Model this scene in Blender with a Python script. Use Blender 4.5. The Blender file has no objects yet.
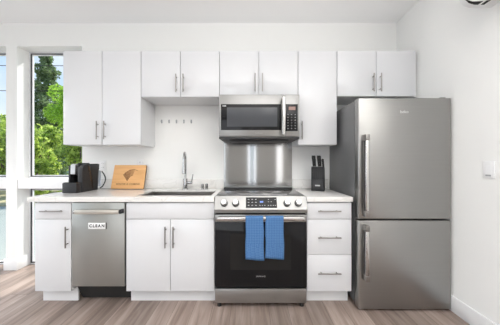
import bpy, bmesh, math, random
from mathutils import Vector, Matrix
R = math.radians
random.seed(7)
scene = bpy.context.scene
COL = scene.collection

# ------------------------------------------------------------------ camera
cam_d = bpy.data.cameras.new('camera')
cam_d.sensor_width = 36.0
cam_d.lens = 15.98
cam_d.clip_start = 0.05
cam = bpy.data.objects.new('camera', cam_d)
cam.location = (0.0, -2.48, 1.2)
cam.rotation_euler = (R(90), 0, 0)
COL.objects.link(cam)
scene.camera = cam

# ------------------------------------------------------------------ world, sun, window light, added fill, exposure
scene.view_settings.view_transform = 'Standard'
scene.view_settings.look = 'None'
scene.view_settings.gamma = 1.0
scene.view_settings.exposure = 0.0
scene.view_settings.use_curve_mapping = False
W = bpy.data.worlds.new('sky')
scene.world = W
W.use_nodes = True
wn, wl = W.node_tree.nodes, W.node_tree.links
wn.clear()
w_out = wn.new('ShaderNodeOutputWorld')
w_bg = wn.new('ShaderNodeBackground')
w_tc = wn.new('ShaderNodeTexCoord')
w_sep = wn.new('ShaderNodeSeparateXYZ')
w_rmp = wn.new('ShaderNodeValToRGB')
w_rmp.color_ramp.elements[0].position = 0.0
w_rmp.color_ramp.elements[0].color = (0.80, 0.90, 1.0, 1)
w_rmp.color_ramp.elements[1].position = 0.55
w_rmp.color_ramp.elements[1].color = (0.36, 0.60, 0.95, 1)
w_ns = wn.new('ShaderNodeTexNoise')
w_ns.inputs['Scale'].default_value = 5.0
w_ns.inputs['Detail'].default_value = 6.0
w_cr = wn.new('ShaderNodeValToRGB')
w_cr.color_ramp.elements[0].position = 0.5
w_cr.color_ramp.elements[0].color = (0, 0, 0, 1)
w_cr.color_ramp.elements[1].position = 0.72
w_cr.color_ramp.elements[1].color = (1, 1, 1, 1)
w_mx = wn.new('ShaderNodeMixRGB')
w_mx.inputs['Color2'].default_value = (0.95, 0.97, 1.0, 1)
wl.new(w_tc.outputs['Generated'], w_sep.inputs[0])
wl.new(w_sep.outputs['Z'], w_rmp.inputs['Fac'])
wl.new(w_tc.outputs['Generated'], w_ns.inputs['Vector'])
wl.new(w_ns.outputs['Fac'], w_cr.inputs['Fac'])
wl.new(w_cr.outputs['Color'], w_mx.inputs['Fac'])
wl.new(w_rmp.outputs['Color'], w_mx.inputs['Color1'])
wl.new(w_mx.outputs['Color'], w_bg.inputs['Color'])
w_bg.inputs['Strength'].default_value = 1.15
wl.new(w_bg.outputs[0], w_out.inputs[0])

sun_d = bpy.data.lights.new('sun', 'SUN')
sun_d.energy = 7.0
sun_d.angle = R(7.0)
sun_d.color = (1.0, 0.96, 0.88)
sun = bpy.data.objects.new('sun', sun_d)
sun.rotation_euler = Vector((-0.32, -0.72, -0.92)).to_track_quat('-Z', 'Y').to_euler()
COL.objects.link(sun)

RW_Y = -6.0       # rear wall of the room
LW_X = -3.9       # left wall of the room
CEIL = 2.76
RX = 1.637        # right wall
def area_light(name, loc, direction, sx, sy, energy, color=(1, 1, 1)):
    d = bpy.data.lights.new(name, 'AREA')
    d.shape = 'RECTANGLE'; d.size = sx; d.size_y = sy
    d.energy = energy; d.color = color
    o = bpy.data.objects.new(name, d)
    o.location = loc
    o.rotation_euler = Vector(direction).to_track_quat('-Z', 'Y').to_euler()
    COL.objects.link(o)
    return o
# lamps added inside the rear and left glazing to boost the daylight
area_light('daylight_patio', (-2.2, RW_Y + 0.03, 1.2), (0, 1, 0.12), 2.5, 2.2, 30, (0.98, 0.99, 1.0))
area_light('daylight_slim', (-0.035, RW_Y + 0.03, 1.3), (0, 1, 0), 0.05, 2.1, 1.3, (0.98, 0.99, 1.0))
area_light('daylight_slim', (0.185, RW_Y + 0.03, 1.3), (0, 1, 0), 0.05, 2.1, 1.3, (0.98, 0.99, 1.0))
area_light('daylight_tall', (1.13, RW_Y + 0.03, 1.3), (0, 1, 0), 0.24, 2.1, 3.2, (1.0, 0.93, 0.86))
lf = area_light('left_floor_fill', (LW_X + 0.03, -1.15, 1.3), (1, -0.35, -0.95), 1.8, 2.2, 38, (0.98, 0.99, 1.0))  # added fill at the unseen left window, aimed down to brighten the floor
lf.data.spread = R(135)
# added fill lamp behind the viewer, aimed up to brighten the ceiling
fl = area_light('ceiling_fill', (0.30, -3.15, 1.72), (0, 0, 1), 2.5, 2.7, 124, (1.0, 0.995, 0.98))
fl.data.spread = R(150)

# ------------------------------------------------------------------ materials
def new_mat(name):
    m = bpy.data.materials.new(name); m.use_nodes = True
    n = m.node_tree.nodes; l = m.node_tree.links
    b = n['Principled BSDF']
    return m, n, l, b
def plain(name, col, rough=0.5, metal=0.0, spec=0.5, var=0.03, scale=20.0, bump=0.0):
    m, n, l, b = new_mat(name)
    tc = n.new('ShaderNodeTexCoord'); ns = n.new('ShaderNodeTexNoise')
    ns.inputs['Scale'].default_value = scale; ns.inputs['Detail'].default_value = 3
    l.new(tc.outputs['Object'], ns.inputs['Vector'])
    mx = n.new('ShaderNodeMixRGB')
    mx.inputs['Color1'].default_value = tuple(c * (1 - var) for c in col) + (1,)
    mx.inputs['Color2'].default_value = tuple(min(1, c * (1 + var)) for c in col) + (1,)
    l.new(ns.outputs['Fac'], mx.inputs['Fac']); l.new(mx.outputs[0], b.inputs['Base Color'])
    b.inputs['Roughness'].default_value = rough; b.inputs['Metallic'].default_value = metal
    b.inputs['Specular IOR Level'].default_value = spec
    if bump:
        bp = n.new('ShaderNodeBump'); bp.inputs['Strength'].default_value = bump; bp.inputs['Distance'].default_value = 0.002
        l.new(ns.outputs['Fac'], bp.inputs['Height']); l.new(bp.outputs[0], b.inputs['Normal'])
    return m
def steel(name, col, rough=0.3, aniso=0.75, tangent=(0, 0, 1), stretch=(3, 60, 300)):
    m, n, l, b = new_mat(name)
    tc = n.new('ShaderNodeTexCoord'); mp = n.new('ShaderNodeMapping'); ns = n.new('ShaderNodeTexNoise')
    mp.inputs['Scale'].default_value = stretch
    ns.inputs['Scale'].default_value = 1.0; ns.inputs['Detail'].default_value = 4
    l.new(tc.outputs['Object'], mp.inputs[0]); l.new(mp.outputs[0], ns.inputs['Vector'])
    mr = n.new('ShaderNodeMapRange')
    mr.inputs['To Min'].default_value = rough * 0.88; mr.inputs['To Max'].default_value = rough * 1.12
    l.new(ns.outputs['Fac'], mr.inputs['Value']); l.new(mr.outputs[0], b.inputs['Roughness'])
    mx = n.new('ShaderNodeMixRGB')
    mx.inputs['Color1'].default_value = tuple(c * 0.95 for c in col) + (1,)
    mx.inputs['Color2'].default_value = tuple(c * 1.05 for c in col) + (1,)
    l.new(ns.outputs['Fac'], mx.inputs['Fac']); l.new(mx.outputs[0], b.inputs['Base Color'])
    b.inputs['Metallic'].default_value = 1.0
    b.inputs['Anisotropic'].default_value = aniso
    cb = n.new('ShaderNodeCombineXYZ')
    for i in range(3): cb.inputs[i].default_value = tangent[i]
    l.new(cb.outputs[0], b.inputs['Tangent'])
    return m

M = {}
M['wall'] = plain('wall_paint', (0.87, 0.868, 0.852), 0.7, var=0.008, scale=3, spec=0.25)
M['wall_rear'] = plain('rear_wall_paint', (0.50, 0.49, 0.47), 0.7, var=0.01, scale=3, spec=0.25)  # unseen wall, made darker to dim what the steel reflects
M['ceiling'] = plain('ceiling_paint', (0.92, 0.92, 0.92), 0.8, var=0.008, scale=3, spec=0.2)
M['trim'] = plain('trim_paint', (0.86, 0.86, 0.865), 0.4, var=0.01, scale=5)
M['cab'] = plain('cabinet_gloss_white', (0.70, 0.705, 0.722), 0.10, spec=0.4, var=0.006, scale=4)
M['cab_box'] = plain('cabinet_carcass_white', (0.76, 0.765, 0.775), 0.4, var=0.01, scale=4)
M['nickel'] = plain('brushed_nickel', (0.30, 0.285, 0.27), 0.32, metal=1.0, var=0.05, scale=80)
M['chrome'] = plain('chrome', (0.46, 0.46, 0.46), 0.12, metal=1.0, var=0.02)
M['steel'] = steel('stainless_steel', (0.37, 0.365, 0.355), 0.30, aniso=0.5)
M['steel_range'] = steel('stainless_range_panel', (0.30, 0.297, 0.29), 0.36, aniso=0.3)
M['steel_dw'] = steel('stainless_steel_dishwasher', (0.44, 0.44, 0.415), 0.42, aniso=0.5)
M['steel_panel'] = steel('stainless_splash_panel', (0.42, 0.42, 0.422), 0.12, aniso=0.93)
M['steel_fridge'] = steel('stainless_fridge', (0.36, 0.355, 0.345), 0.31, aniso=0.6)
M['steel_sink'] = steel('stainless_sink', (0.34, 0.32, 0.30), 0.35, aniso=0.3)
M['satin'] = plain('satin_steel', (0.60, 0.56, 0.50), 0.42, metal=1.0, var=0.02)
M['steel_bright'] = plain('polished_steel', (0.55, 0.54, 0.525), 0.22, metal=1.0, var=0.02)
M['fridge_side'] = plain('fridge_grey_side', (0.17, 0.17, 0.172), 0.38, metal=0.35, var=0.04)
M['black_glass'] = plain('black_glass', (0.010, 0.010, 0.011), 0.06, var=0.02, spec=0.22)
M['micro_glass'] = plain('microwave_dark_glass', (0.060, 0.064, 0.072), 0.12, var=0.02)
M['oven_glass'] = plain('oven_window_glass', (0.016, 0.016, 0.016), 0.05, var=0.02, spec=0.25)
M['cooktop'] = plain('ceramic_cooktop', (0.018, 0.018, 0.019), 0.09, var=0.05, spec=0.7)
M['ring'] = plain('cooktop_ring_print', (0.09, 0.09, 0.09), 0.2, var=0.02)
M['black'] = plain('black_plastic', (0.022, 0.022, 0.023), 0.4, var=0.1)
M['blackgloss'] = plain('black_gloss_plastic', (0.018, 0.018, 0.02), 0.18, var=0.1)
M['grip'] = plain('black_knife_handle', (0.010, 0.010, 0.011), 0.5, spec=0.2, var=0.05)
M['dark'] = plain('charcoal_plastic', (0.026, 0.026, 0.028), 0.45, spec=0.35, var=0.1)
M['block'] = plain('black_painted_wood', (0.028, 0.028, 0.029), 0.45, var=0.15, scale=30)
M['grey'] = plain('grey_plastic', (0.40, 0.41, 0.42), 0.35, var=0.03)
M['silver'] = plain('silver_plastic', (0.66, 0.67, 0.68), 0.3, metal=0.5, var=0.03)
M['white_plastic'] = plain('white_plastic', (0.83, 0.83, 0.83), 0.35, var=0.01)
M['rubber'] = plain('rubber', (0.02, 0.02, 0.02), 0.8)
M['print_grey'] = plain('grey_print', (0.42, 0.42, 0.42), 0.5)
M['print_light'] = plain('light_print', (0.75, 0.75, 0.75), 0.5)
M['ink'] = plain('black_ink', (0.015, 0.015, 0.018), 0.6)
M['ac'] = plain('ac_plastic', (0.80, 0.80, 0.80), 0.35, var=0.01)
M['burn'] = plain('burnt_engraving', (0.20, 0.085, 0.03), 0.7, var=0.15, scale=60)

def emit(name, col, strength):
    m, n, l, b = new_mat(name)
    b.inputs['Base Color'].default_value = (0, 0, 0, 1)
    b.inputs['Emission Color'].default_value = col + (1,)
    b.inputs['Emission Strength'].default_value = strength
    return m
M['blue_led'] = emit('blue_led', (0.25, 0.4, 1.0), 0.9)
M['red_led'] = emit('amber_led', (0.8, 0.5, 0.42), 0.5)
M['lamp'] = emit('lamp_diffuser', (1.0, 0.97, 0.93), 30.0)

def mat_glass():
    m = bpy.data.materials.new('window_glass'); m.use_nodes = True
    n, l = m.node_tree.nodes, m.node_tree.links
    n.clear()
    o = n.new('ShaderNodeOutputMaterial'); t = n.new('ShaderNodeBsdfTransparent'); g = n.new('ShaderNodeBsdfGlossy')
    t.inputs['Color'].default_value = (0.97, 0.98, 0.98, 1)
    g.inputs['Roughness'].default_value = 0.02
    f = n.new('ShaderNodeFresnel'); f.inputs['IOR'].default_value = 1.12
    x = n.new('ShaderNodeMixShader')
    l.new(f.outputs[0], x.inputs[0]); l.new(t.outputs[0], x.inputs[1]); l.new(g.outputs[0], x.inputs[2]); l.new(x.outputs[0], o.inputs[0])
    return m
M['glass'] = mat_glass()

def mat_tank():
    m, n, l, b = new_mat('tank_plastic')
    b.inputs['Base Color'].default_value = (0.55, 0.58, 0.62, 1)
    b.inputs['Roughness'].default_value = 0.1
    b.inputs['Transmission Weight'].default_value = 0.6
    return m
M['tank'] = mat_tank()

def mat_floor():
    m, n, l, b = new_mat('oak_plank_floor')
    tc = n.new('ShaderNodeTexCoord'); sp = n.new('ShaderNodeSeparateXYZ'); cb = n.new('ShaderNodeCombineXYZ')
    l.new(tc.outputs['Object'], sp.inputs[0])
    l.new(sp.outputs['Y'], cb.inputs['X']); l.new(sp.outputs['X'], cb.inputs['Y'])
    br = n.new('ShaderNodeTexBrick')
    br.offset = 0.37; br.inputs['Scale'].default_value = 1.0
    br.inputs['Brick Width'].default_value = 1.25; br.inputs['Row Height'].default_value = 0.155
    br.inputs['Mortar Size'].default_value = 0.0012; br.inputs['Mortar Smooth'].default_value = 0.1
    br.inputs['Bias'].default_value = 0.0
    br.inputs['Color1'].default_value = (0.0, 0.0, 0.0, 1); br.inputs['Color2'].default_value = (1, 1, 1, 1)
    br.inputs['Mortar'].default_value = (0.5, 0.5, 0.5, 1)
    l.new(cb.outputs[0], br.inputs['Vector'])
    # grain, shifted per plank
    mp = n.new('ShaderNodeMapping'); mp.inputs['Scale'].default_value = (17, 1.3, 1)
    l.new(tc.outputs['Object'], mp.inputs[0])
    ad = n.new('ShaderNodeVectorMath'); ad.operation = 'ADD'
    sc = n.new('ShaderNodeVectorMath'); sc.operation = 'SCALE'; sc.inputs['Scale'].default_value = 13.0
    l.new(br.outputs['Color'], sc.inputs[0]); l.new(mp.outputs[0], ad.inputs[0]); l.new(sc.outputs[0], ad.inputs[1])
    ns = n.new('ShaderNodeTexNoise'); ns.inputs['Scale'].default_value = 1.0; ns.inputs['Detail'].default_value = 5; ns.inputs['Roughness'].default_value = 0.6
    ns.inputs['Distortion'].default_value = 0.6
    l.new(ad.outputs[0], ns.inputs['Vector'])
    ra = n.new('ShaderNodeValToRGB')
    e = ra.color_ramp.elements
    e[0].position = 0.28; e[0].color = (0.145, 0.104, 0.086, 1)
    e[1].position = 0.74; e[1].color = (0.40, 0.325, 0.285, 1)
    k = e.new(0.5); k.color = (0.265, 0.203, 0.173, 1)
    l.new(ns.outputs['Fac'], ra.inputs['Fac'])
    hs = n.new('ShaderNodeHueSaturation')
    mr = n.new('ShaderNodeMapRange'); mr.inputs['To Min'].default_value = 0.76; mr.inputs['To Max'].default_value = 1.24
    l.new(br.outputs['Color'], mr.inputs['Value']); l.new(mr.outputs[0], hs.inputs['Value']); l.new(ra.outputs[0], hs.inputs['Color'])
    mx = n.new('ShaderNodeMixRGB'); mx.inputs['Color2'].default_value = (0.10, 0.075, 0.06, 1)
    l.new(br.outputs['Fac'], mx.inputs['Fac']); l.new(hs.outputs[0], mx.inputs['Color1'])
    l.new(mx.outputs[0], b.inputs['Base Color'])
    b.inputs['Roughness'].default_value = 0.42
    b.inputs['Specular IOR Level'].default_value = 0.5
    return m
M['floor'] = mat_floor()

def mat_quartz():
    m, n, l, b = new_mat('veined_quartz')
    tc = n.new('ShaderNodeTexCoord')
    n1 = n.new('ShaderNodeTexNoise'); n1.inputs['Scale'].default_value = 2.3; n1.inputs['Detail'].default_value = 5; n1.inputs['Distortion'].default_value = 1.6
    l.new(tc.outputs['Object'], n1.inputs['Vector'])
    s = n.new('ShaderNodeMath'); s.operation = 'SUBTRACT'; s.inputs[1].default_value = 0.5
    a = n.new('ShaderNodeMath'); a.operation = 'ABSOLUTE'
    l.new(n1.outputs['Fac'], s.inputs[0]); l.new(s.outputs[0], a.inputs[0])
    r = n.new('ShaderNodeValToRGB')
    r.color_ramp.elements[0].position = 0.0; r.color_ramp.elements[0].color = (0.70, 0.685, 0.66, 1)
    r.color_ramp.elements[1].position = 0.012; r.color_ramp.elements[1].color = (0.79, 0.775, 0.755, 1)
    l.new(a.outputs[0], r.inputs['Fac'])
    n2 = n.new('ShaderNodeTexNoise'); n2.inputs['Scale'].default_value = 5.0; n2.inputs['Detail'].default_value = 3
    l.new(tc.outputs['Object'], n2.inputs['Vector'])
    mx = n.new('ShaderNodeMixRGB'); mx.blend_type = 'MULTIPLY'; mx.inputs['Fac'].default_value = 1.0
    r2 = n.new('ShaderNodeValToRGB')
    r2.color_ramp.elements[0].position = 0.3; r2.color_ramp.elements[0].color = (0.97, 0.965, 0.955, 1)
    r2.color_ramp.elements[1].position = 0.6; r2.color_ramp.elements[1].color = (1, 1, 1, 1)
    l.new(n2.outputs['Fac'], r2.inputs['Fac'])
    l.new(r.outputs[0], mx.inputs['Color1']); l.new(r2.outputs[0], mx.inputs['Color2'])
    l.new(mx.outputs[0], b.inputs['Base Color'])
    b.inputs['Roughness'].default_value = 0.16
    return m
M['quartz'] = mat_quartz()

def mat_bamboo():
    m, n, l, b = new_mat('pale_board_wood')
    tc = n.new('ShaderNodeTexCoord'); mp = n.new('ShaderNodeMapping'); mp.inputs['Scale'].default_value = (3, 60, 40)
    l.new(tc.outputs['Object'], mp.inputs[0])
    ns = n.new('ShaderNodeTexNoise'); ns.inputs['Scale'].default_value = 1.0; ns.inputs['Detail'].default_value = 4
    l.new(mp.outputs[0], ns.inputs['Vector'])
    r = n.new('ShaderNodeValToRGB')
    r.color_ramp.elements[0].position = 0.3; r.color_ramp.elements[0].color = (0.68, 0.36, 0.14, 1)
    r.color_ramp.elements[1].position = 0.7; r.color_ramp.elements[1].color = (0.82, 0.48, 0.21, 1)
    l.new(ns.outputs['Fac'], r.inputs['Fac']); l.new(r.outputs[0], b.inputs['Base Color'])
    b.inputs['Roughness'].default_value = 0.45
    return m
M['board'] = mat_bamboo()
M['board_edge'] = plain('dark_board_edge', (0.14, 0.065, 0.03), 0.6, var=0.15)

def mat_towel():
    m, n, l, b = new_mat('blue_towel_cloth')
    tc = n.new('ShaderNodeTexCoord')
    ck = n.new('ShaderNodeTexChecker'); ck.inputs['Scale'].default_value = 110
    mp = n.new('ShaderNodeMapping'); mp.inputs['Rotation'].default_value = (0, R(45), 0)
    l.new(tc.outputs['Object'], mp.inputs[0]); l.new(mp.outputs[0], ck.inputs['Vector'])
    ck.inputs['Color1'].default_value = (0.055, 0.140, 0.315, 1)
    ck.inputs['Color2'].default_value = (0.102, 0.212, 0.41, 1)
    ns = n.new('ShaderNodeTexNoise'); ns.inputs['Scale'].default_value = 25
    l.new(tc.outputs['Object'], ns.inputs['Vector'])
    mx = n.new('ShaderNodeMixRGB'); mx.inputs['Fac'].default_value = 0.4; mx.blend_type = 'OVERLAY'
    l.new(ck.outputs['Color'], mx.inputs['Color1']); l.new(ns.outputs['Color'], mx.inputs['Color2'])
    l.new(ck.outputs['Color'], b.inputs['Base Color'])
    bp = n.new('ShaderNodeBump'); bp.inputs['Strength'].default_value = 0.5; bp.inputs['Distance'].default_value = 0.003
    l.new(ns.outputs['Fac'], bp.inputs['Height']); l.new(bp.outputs[0], b.inputs['Normal'])
    b.inputs['Roughness'].default_value = 0.95
    b.inputs['Specular IOR Level'].default_value = 0.1
    return m
M['towel'] = mat_towel()

def mat_leaf(name, c1, c2, scale=4.0):
    m, n, l, b = new_mat(name)
    tc = n.new('ShaderNodeTexCoord'); ns = n.new('ShaderNodeTexNoise')
    ns.inputs['Scale'].default_value = scale; ns.inputs['Detail'].default_value = 6; ns.inputs['Roughness'].default_value = 0.75
    l.new(tc.outputs['Object'], ns.inputs['Vector'])
    r = n.new('ShaderNodeValToRGB')
    r.color_ramp.elements[0].position = 0.42; r.color_ramp.elements[0].color = c1 + (1,)
    r.color_ramp.elements[1].position = 0.60; r.color_ramp.elements[1].color = c2 + (1,)
    l.new(ns.outputs['Fac'], r.inputs['Fac']); l.new(r.outputs[0], b.inputs['Base Color'])
    b.inputs['Roughness'].default_value = 0.6
    b.inputs['Specular IOR Level'].default_value = 0.2
    tr = n.new('ShaderNodeBsdfTranslucent'); mx = n.new('ShaderNodeMixShader'); mx.inputs[0].default_value = 0.5
    l.new(r.outputs[0], tr.inputs['Color'])
    o = n['Material Output']
    l.new(b.outputs[0], mx.inputs[1]); l.new(tr.outputs[0], mx.inputs[2]); l.new(mx.outputs[0], o.inputs['Surface'])
    return m
M['leaf'] = mat_leaf('shrub_leaf', (0.11, 0.22, 0.02), (0.85, 0.98, 0.26))
M['leaf_lime'] = mat_leaf('lime_leaf', (0.28, 0.50, 0.04), (0.62, 0.85, 0.16))
M['leaf_dark'] = mat_leaf('conifer_needle', (0.09, 0.16, 0.06), (0.34, 0.44, 0.22))
M['bark'] = plain('bark', (0.16, 0.11, 0.08), 0.9, var=0.3, scale=12)
M['road'] = plain('grey_road', (0.30, 0.325, 0.31), 0.85, var=0.12, scale=1.2)
M['dry_grass'] = plain('dry_grass', (0.42, 0.37, 0.22), 0.95, var=0.35, scale=9)
M['siding'] = plain('house_siding', (0.30, 0.52, 0.56), 0.7, var=0.05)
M['shingle'] = plain('roof_shingle', (0.36, 0.37, 0.40), 0.9, var=0.15, scale=8)
M['pole_wood'] = plain('pole_wood', (0.20, 0.16, 0.12), 0.9, var=0.2)
M['frame'] = plain('window_vinyl', (0.80, 0.81, 0.83), 0.35, var=0.01)
M['gasket'] = plain('window_gasket', (0.05, 0.05, 0.055), 0.6)

# ------------------------------------------------------------------ mesh helpers
def newbm(): return bmesh.new()
def box(bm, x0, x1, y0, y1, z0, z1, bev=0.0, seg=2):
    x0, x1 = min(x0, x1), max(x0, x1); y0, y1 = min(y0, y1), max(y0, y1); z0, z1 = min(z0, z1), max(z0, z1)
    vs = [bm.verts.new(p) for p in ((x0,y0,z0),(x1,y0,z0),(x1,y1,z0),(x0,y1,z0),(x0,y0,z1),(x1,y0,z1),(x1,y1,z1),(x0,y1,z1))]
    fs = [bm.faces.new([vs[i] for i in f]) for f in ((0,3,2,1),(4,5,6,7),(0,1,5,4),(1,2,6,5),(2,3,7,6),(3,0,4,7))]
    if bev > 0:
        es = list({e for f in fs for e in f.edges})
        bmesh.ops.bevel(bm, geom=es, offset=bev, segments=seg, affect='EDGES', profile=0.5)
    return bm
def cyl(bm, p0, p1, r0, r1=None, n=20, caps=True):
    p0, p1 = Vector(p0), Vector(p1)
    r1 = r0 if r1 is None else r1
    d = (p1 - p0)
    q = d.to_track_quat('Z', 'Y').to_matrix()
    a, b = [], []
    for i in range(n):
        t = 2 * math.pi * i / n
        v = q @ Vector((math.cos(t), math.sin(t), 0))
        a.append(bm.verts.new(p0 + v * r0)); b.append(bm.verts.new(p1 + v * r1))
    for i in range(n):
        j = (i + 1) % n
        bm.faces.new((a[i], a[j], b[j], b[i]))
    if caps:
        bm.faces.new(list(reversed(a))); bm.faces.new(b)
    return bm
def tube(bm, pts, r, n=12, rads=None):
    pts = [Vector(p) for p in pts]
    rings = []
    up = Vector((0.31, 0.17, 0.93)).normalized()
    for i, p in enumerate(pts):
        t = (pts[min(i+1, len(pts)-1)] - pts[max(i-1, 0)]).normalized()
        u = t.cross(up)
        if u.length < 0.05: u = t.cross(Vector((1, 0, 0)))
        u.normalize(); v = t.cross(u)
        rr = rads[i] if rads else r
        rings.append([bm.verts.new(p + (u*math.cos(2*math.pi*k/n) + v*math.sin(2*math.pi*k/n))*rr) for k in range(n)])
    for a, b in zip(rings, rings[1:]):
        for k in range(n):
            bm.faces.new((a[k], a[(k+1)%n], b[(k+1)%n], b[k]))
    bm.faces.new(list(reversed(rings[0]))); bm.faces.new(rings[-1])
    return bm
def prism(bm, poly, axis, a0, a1, bev=0.0):
    """extrude 2D polygon along an axis; poly in the other two axes (x,y / x,z / y,z)"""
    def mk(u, v, a):
        return {'x': (a, u, v), 'y': (u, a, v), 'z': (u, v, a)}[axis]
    A = [bm.verts.new(mk(u, v, a0)) for u, v in poly]; B = [bm.verts.new(mk(u, v, a1)) for u, v in poly]
    n = len(poly)
    fs = [bm.faces.new(A), bm.faces.new(list(reversed(B)))]
    for i in range(n):
        j = (i + 1) % n
        fs.append(bm.faces.new((A[i], B[i], B[j], A[j])))
    if bev > 0:
        es = [e for f in fs[:2] for e in f.edges]
        bmesh.ops.bevel(bm, geom=list(set(es)), offset=bev, segments=2, affect='EDGES', profile=0.5)
    return bm
def frame(bm, x0, x1, z0, z1, y0, y1, w):
    box(bm, x0, x0+w, y0, y1, z0, z1); box(bm, x1-w, x1, y0, y1, z0, z1)
    box(bm, x0+w, x1-w, y0, y1, z0, z0+w); box(bm, x0+w, x1-w, y0, y1, z1-w, z1)
    return bm

def root_offset(p):
    off = Vector((0, 0, 0))
    while p is not None:
        if p.get('local_space'): return Vector((0, 0, 0))
        off += Vector(p.location); p = p.parent
    return off
LOCAL = set()
def obj(name, bm, mat, parent=None, origin=None, smooth=30):
    """links a bmesh as ONE mesh object. Geometry is given in world metres unless its root is in LOCAL."""
    r = parent
    while r is not None and r.parent is not None: r = r.parent
    if parent is not None and r.name not in LOCAL:
        bmesh.ops.translate(bm, verts=bm.verts, vec=-Vector(r.location))
    if parent is None and origin is not None:
        bmesh.ops.translate(bm, verts=bm.verts, vec=-Vector(origin))
    bmesh.ops.recalc_face_normals(bm, faces=bm.faces)
    me = bpy.data.meshes.new(name)
    bm.to_mesh(me); bm.free()
    mats = mat if isinstance(mat, (list, tuple)) else [mat]
    for m in mats: me.materials.append(m)
    if smooth:
        for p in me.polygons: p.use_smooth = True
        me.set_sharp_from_angle(angle=R(smooth))
    o = bpy.data.objects.new(name, me)
    COL.objects.link(o)
    if parent is not None: o.parent = parent
    elif origin is not None: o.location = origin
    return o
def thing(name, label, cat, loc, group=None, rz=0.0, local=False):
    o = bpy.data.objects.new(name, None)
    o.empty_display_size = 0.05
    o.location = loc; o.rotation_euler = (0, 0, rz)
    COL.objects.link(o)
    o['label'] = label; o['category'] = cat
    if group: o['group'] = group
    if local: LOCAL.add(o.name)
    return o
def tag(o, label, cat, group=None, kind=None):
    o['label'] = label; o['category'] = cat
    if group: o['group'] = group
    if kind: o['kind'] = kind
    return o
def struct(name, bm, mat, label=None, cat=None, parent=None, smooth=30):
    o = obj(name, bm, mat, parent, smooth=smooth)
    if parent is None:
        o['kind'] = 'structure'
        if label: o['label'] = label
        if cat: o['category'] = cat
    return o
def text_bm(bm, s, size, mat4, depth=0.0006, spacing=1.0, bold=0.0):
    """lettering as thin raised mesh; text plane x right / z up after mat4"""
    cu = bpy.data.curves.new('t', 'FONT')
    cu.body = s; cu.size = size; cu.align_x = 'CENTER'; cu.align_y = 'CENTER'
    cu.extrude = depth; cu.offset = bold; cu.space_character = spacing; cu.resolution_u = 3
    t = bpy.data.objects.new('t', cu)
    COL.objects.link(t)
    dg = bpy.context.evaluated_depsgraph_get()
    me = bpy.data.meshes.new_from_object(t.evaluated_get(dg))
    bpy.data.objects.remove(t); bpy.data.curves.remove(cu)
    me.transform(mat4)
    bm.from_mesh(me)
    bpy.data.meshes.remove(me)
    return bm
def front_text(bm, s, size, x, y, z, depth=0.0006, spacing=1.0, tilt=0.0, bold=0.0):
    return text_bm(bm, s, size, Matrix.Translation((x, y, z)) @ Matrix.Rotation(R(90) + tilt, 4, 'X'), depth, spacing, bold)

def bar_pull_bm(p0, p1, out=0.030, r=0.0055, dirv=(0, -1, 0)):
    """bar handle between p0 and p1 given ON the door face"""
    bm = newbm()
    p0, p1, d = Vector(p0), Vector(p1), Vector(dirv)
    u = (p1 - p0)
    cyl(bm, p0 + d*out, p1 + d*out, r, n=16)
    for t in (0.16, 0.84):
        q = p0 + u*t
        cyl(bm, q + d*0.0006, q + d*(out), r*0.85, n=12)
    return bm

# ------------------------------------------------------------------ room shell
T = 0.02
bm = newbm(); box(bm, LW_X - 0.2, RX + 0.2, RW_Y - 0.2, 0.26, -0.12, 0.0)
struct('floor', bm, M['floor'], 'grey brown wood plank floor running away from the viewer', 'floor')
bm = newbm(); box(bm, LW_X - 0.3, RX + 0.3, RW_Y - 0.3, 0.30, CEIL, CEIL + 0.15)
struct('ceiling', bm, M['ceiling'], 'plain white flat ceiling', 'ceiling')
# back wall with two tall openings on the left
WT = 0.172
w2x0, w2x1, w1x0, w1x1 = -2.603, -1.877, -3.75, -2.726
wtop = 2.50
bm = newbm()
box(bm, w2x1, RX, 0, WT, 0, CEIL)                     # behind the kitchen
box(bm, w2x0, w2x1, 0, WT, wtop, CEIL)
box(bm, w1x1, w2x0, 0, WT, 0, CEIL)                   # pier
box(bm, w1x0, w1x1, 0, WT, wtop, CEIL)
box(bm, LW_X, w1x0, 0, WT, 0, CEIL)
struct('wall_back', bm, M['wall'], 'white painted kitchen wall pierced by tall windows', 'wall')
bm = newbm()
box(bm, w2x0 + 0.001, w2x1 - 0.001, 0.004, WT, 0.905, 1.018, 0.006)
struct('trim_1', bm, M['trim'], 'white boxed crossbar between upper and lower panes beside counter', 'window ledge')
bm = newbm()
box(bm, w1x0 + 0.001, w1x1 - 0.001, 0.004, WT, 0.905, 1.018, 0.006)
struct('trim_2', bm, M['trim'], 'white boxed crossbar of the far left window', 'window ledge')
bm = newbm(); box(bm, RX, RX + 0.2, RW_Y, WT, 0, CEIL)
struct('wall_right', bm, M['wall'], 'plain white wall beside the fridge', 'wall')
# left wall with wide glazing
bm = newbm()
ly0, ly1, lz0, lz1 = -3.6, -0.2, 0.10, 2.50
box(bm, LW_X - 0.2, LW_X, RW_Y, ly0, 0, CEIL); box(bm, LW_X - 0.2, LW_X, ly1, WT, 0, CEIL)
box(bm, LW_X - 0.2, LW_X, ly0, ly1, 0, lz0); box(bm, LW_X - 0.2, LW_X, ly0, ly1, lz1, CEIL)
struct('wall_left', bm, M['wall'], 'white wall with wide window at far left of room', 'wall')
# rear wall with patio glazing and two slim windows
bm = newbm()
def rear(x0, x1, z0=0, z1=CEIL): box(bm, x0, x1, RW_Y - 0.2, RW_Y, z0, z1)
openings = [(-3.45, -0.95, 0.1, 2.3), (-0.09, 0.24, 0.2, 2.4), (1.0, 1.26, 0.2, 2.4)]
px = LW_X
for x0, x1, z0, z1 in openings:
    rear(px, x0); rear(x0, x1, 0, z0); rear(x0, x1, z1, CEIL); px = x1
rear(px, RX)
struct('wall_rear', bm, M['wall_rear'], 'warm grey wall behind the viewer with tall glazing', 'wall')

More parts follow.
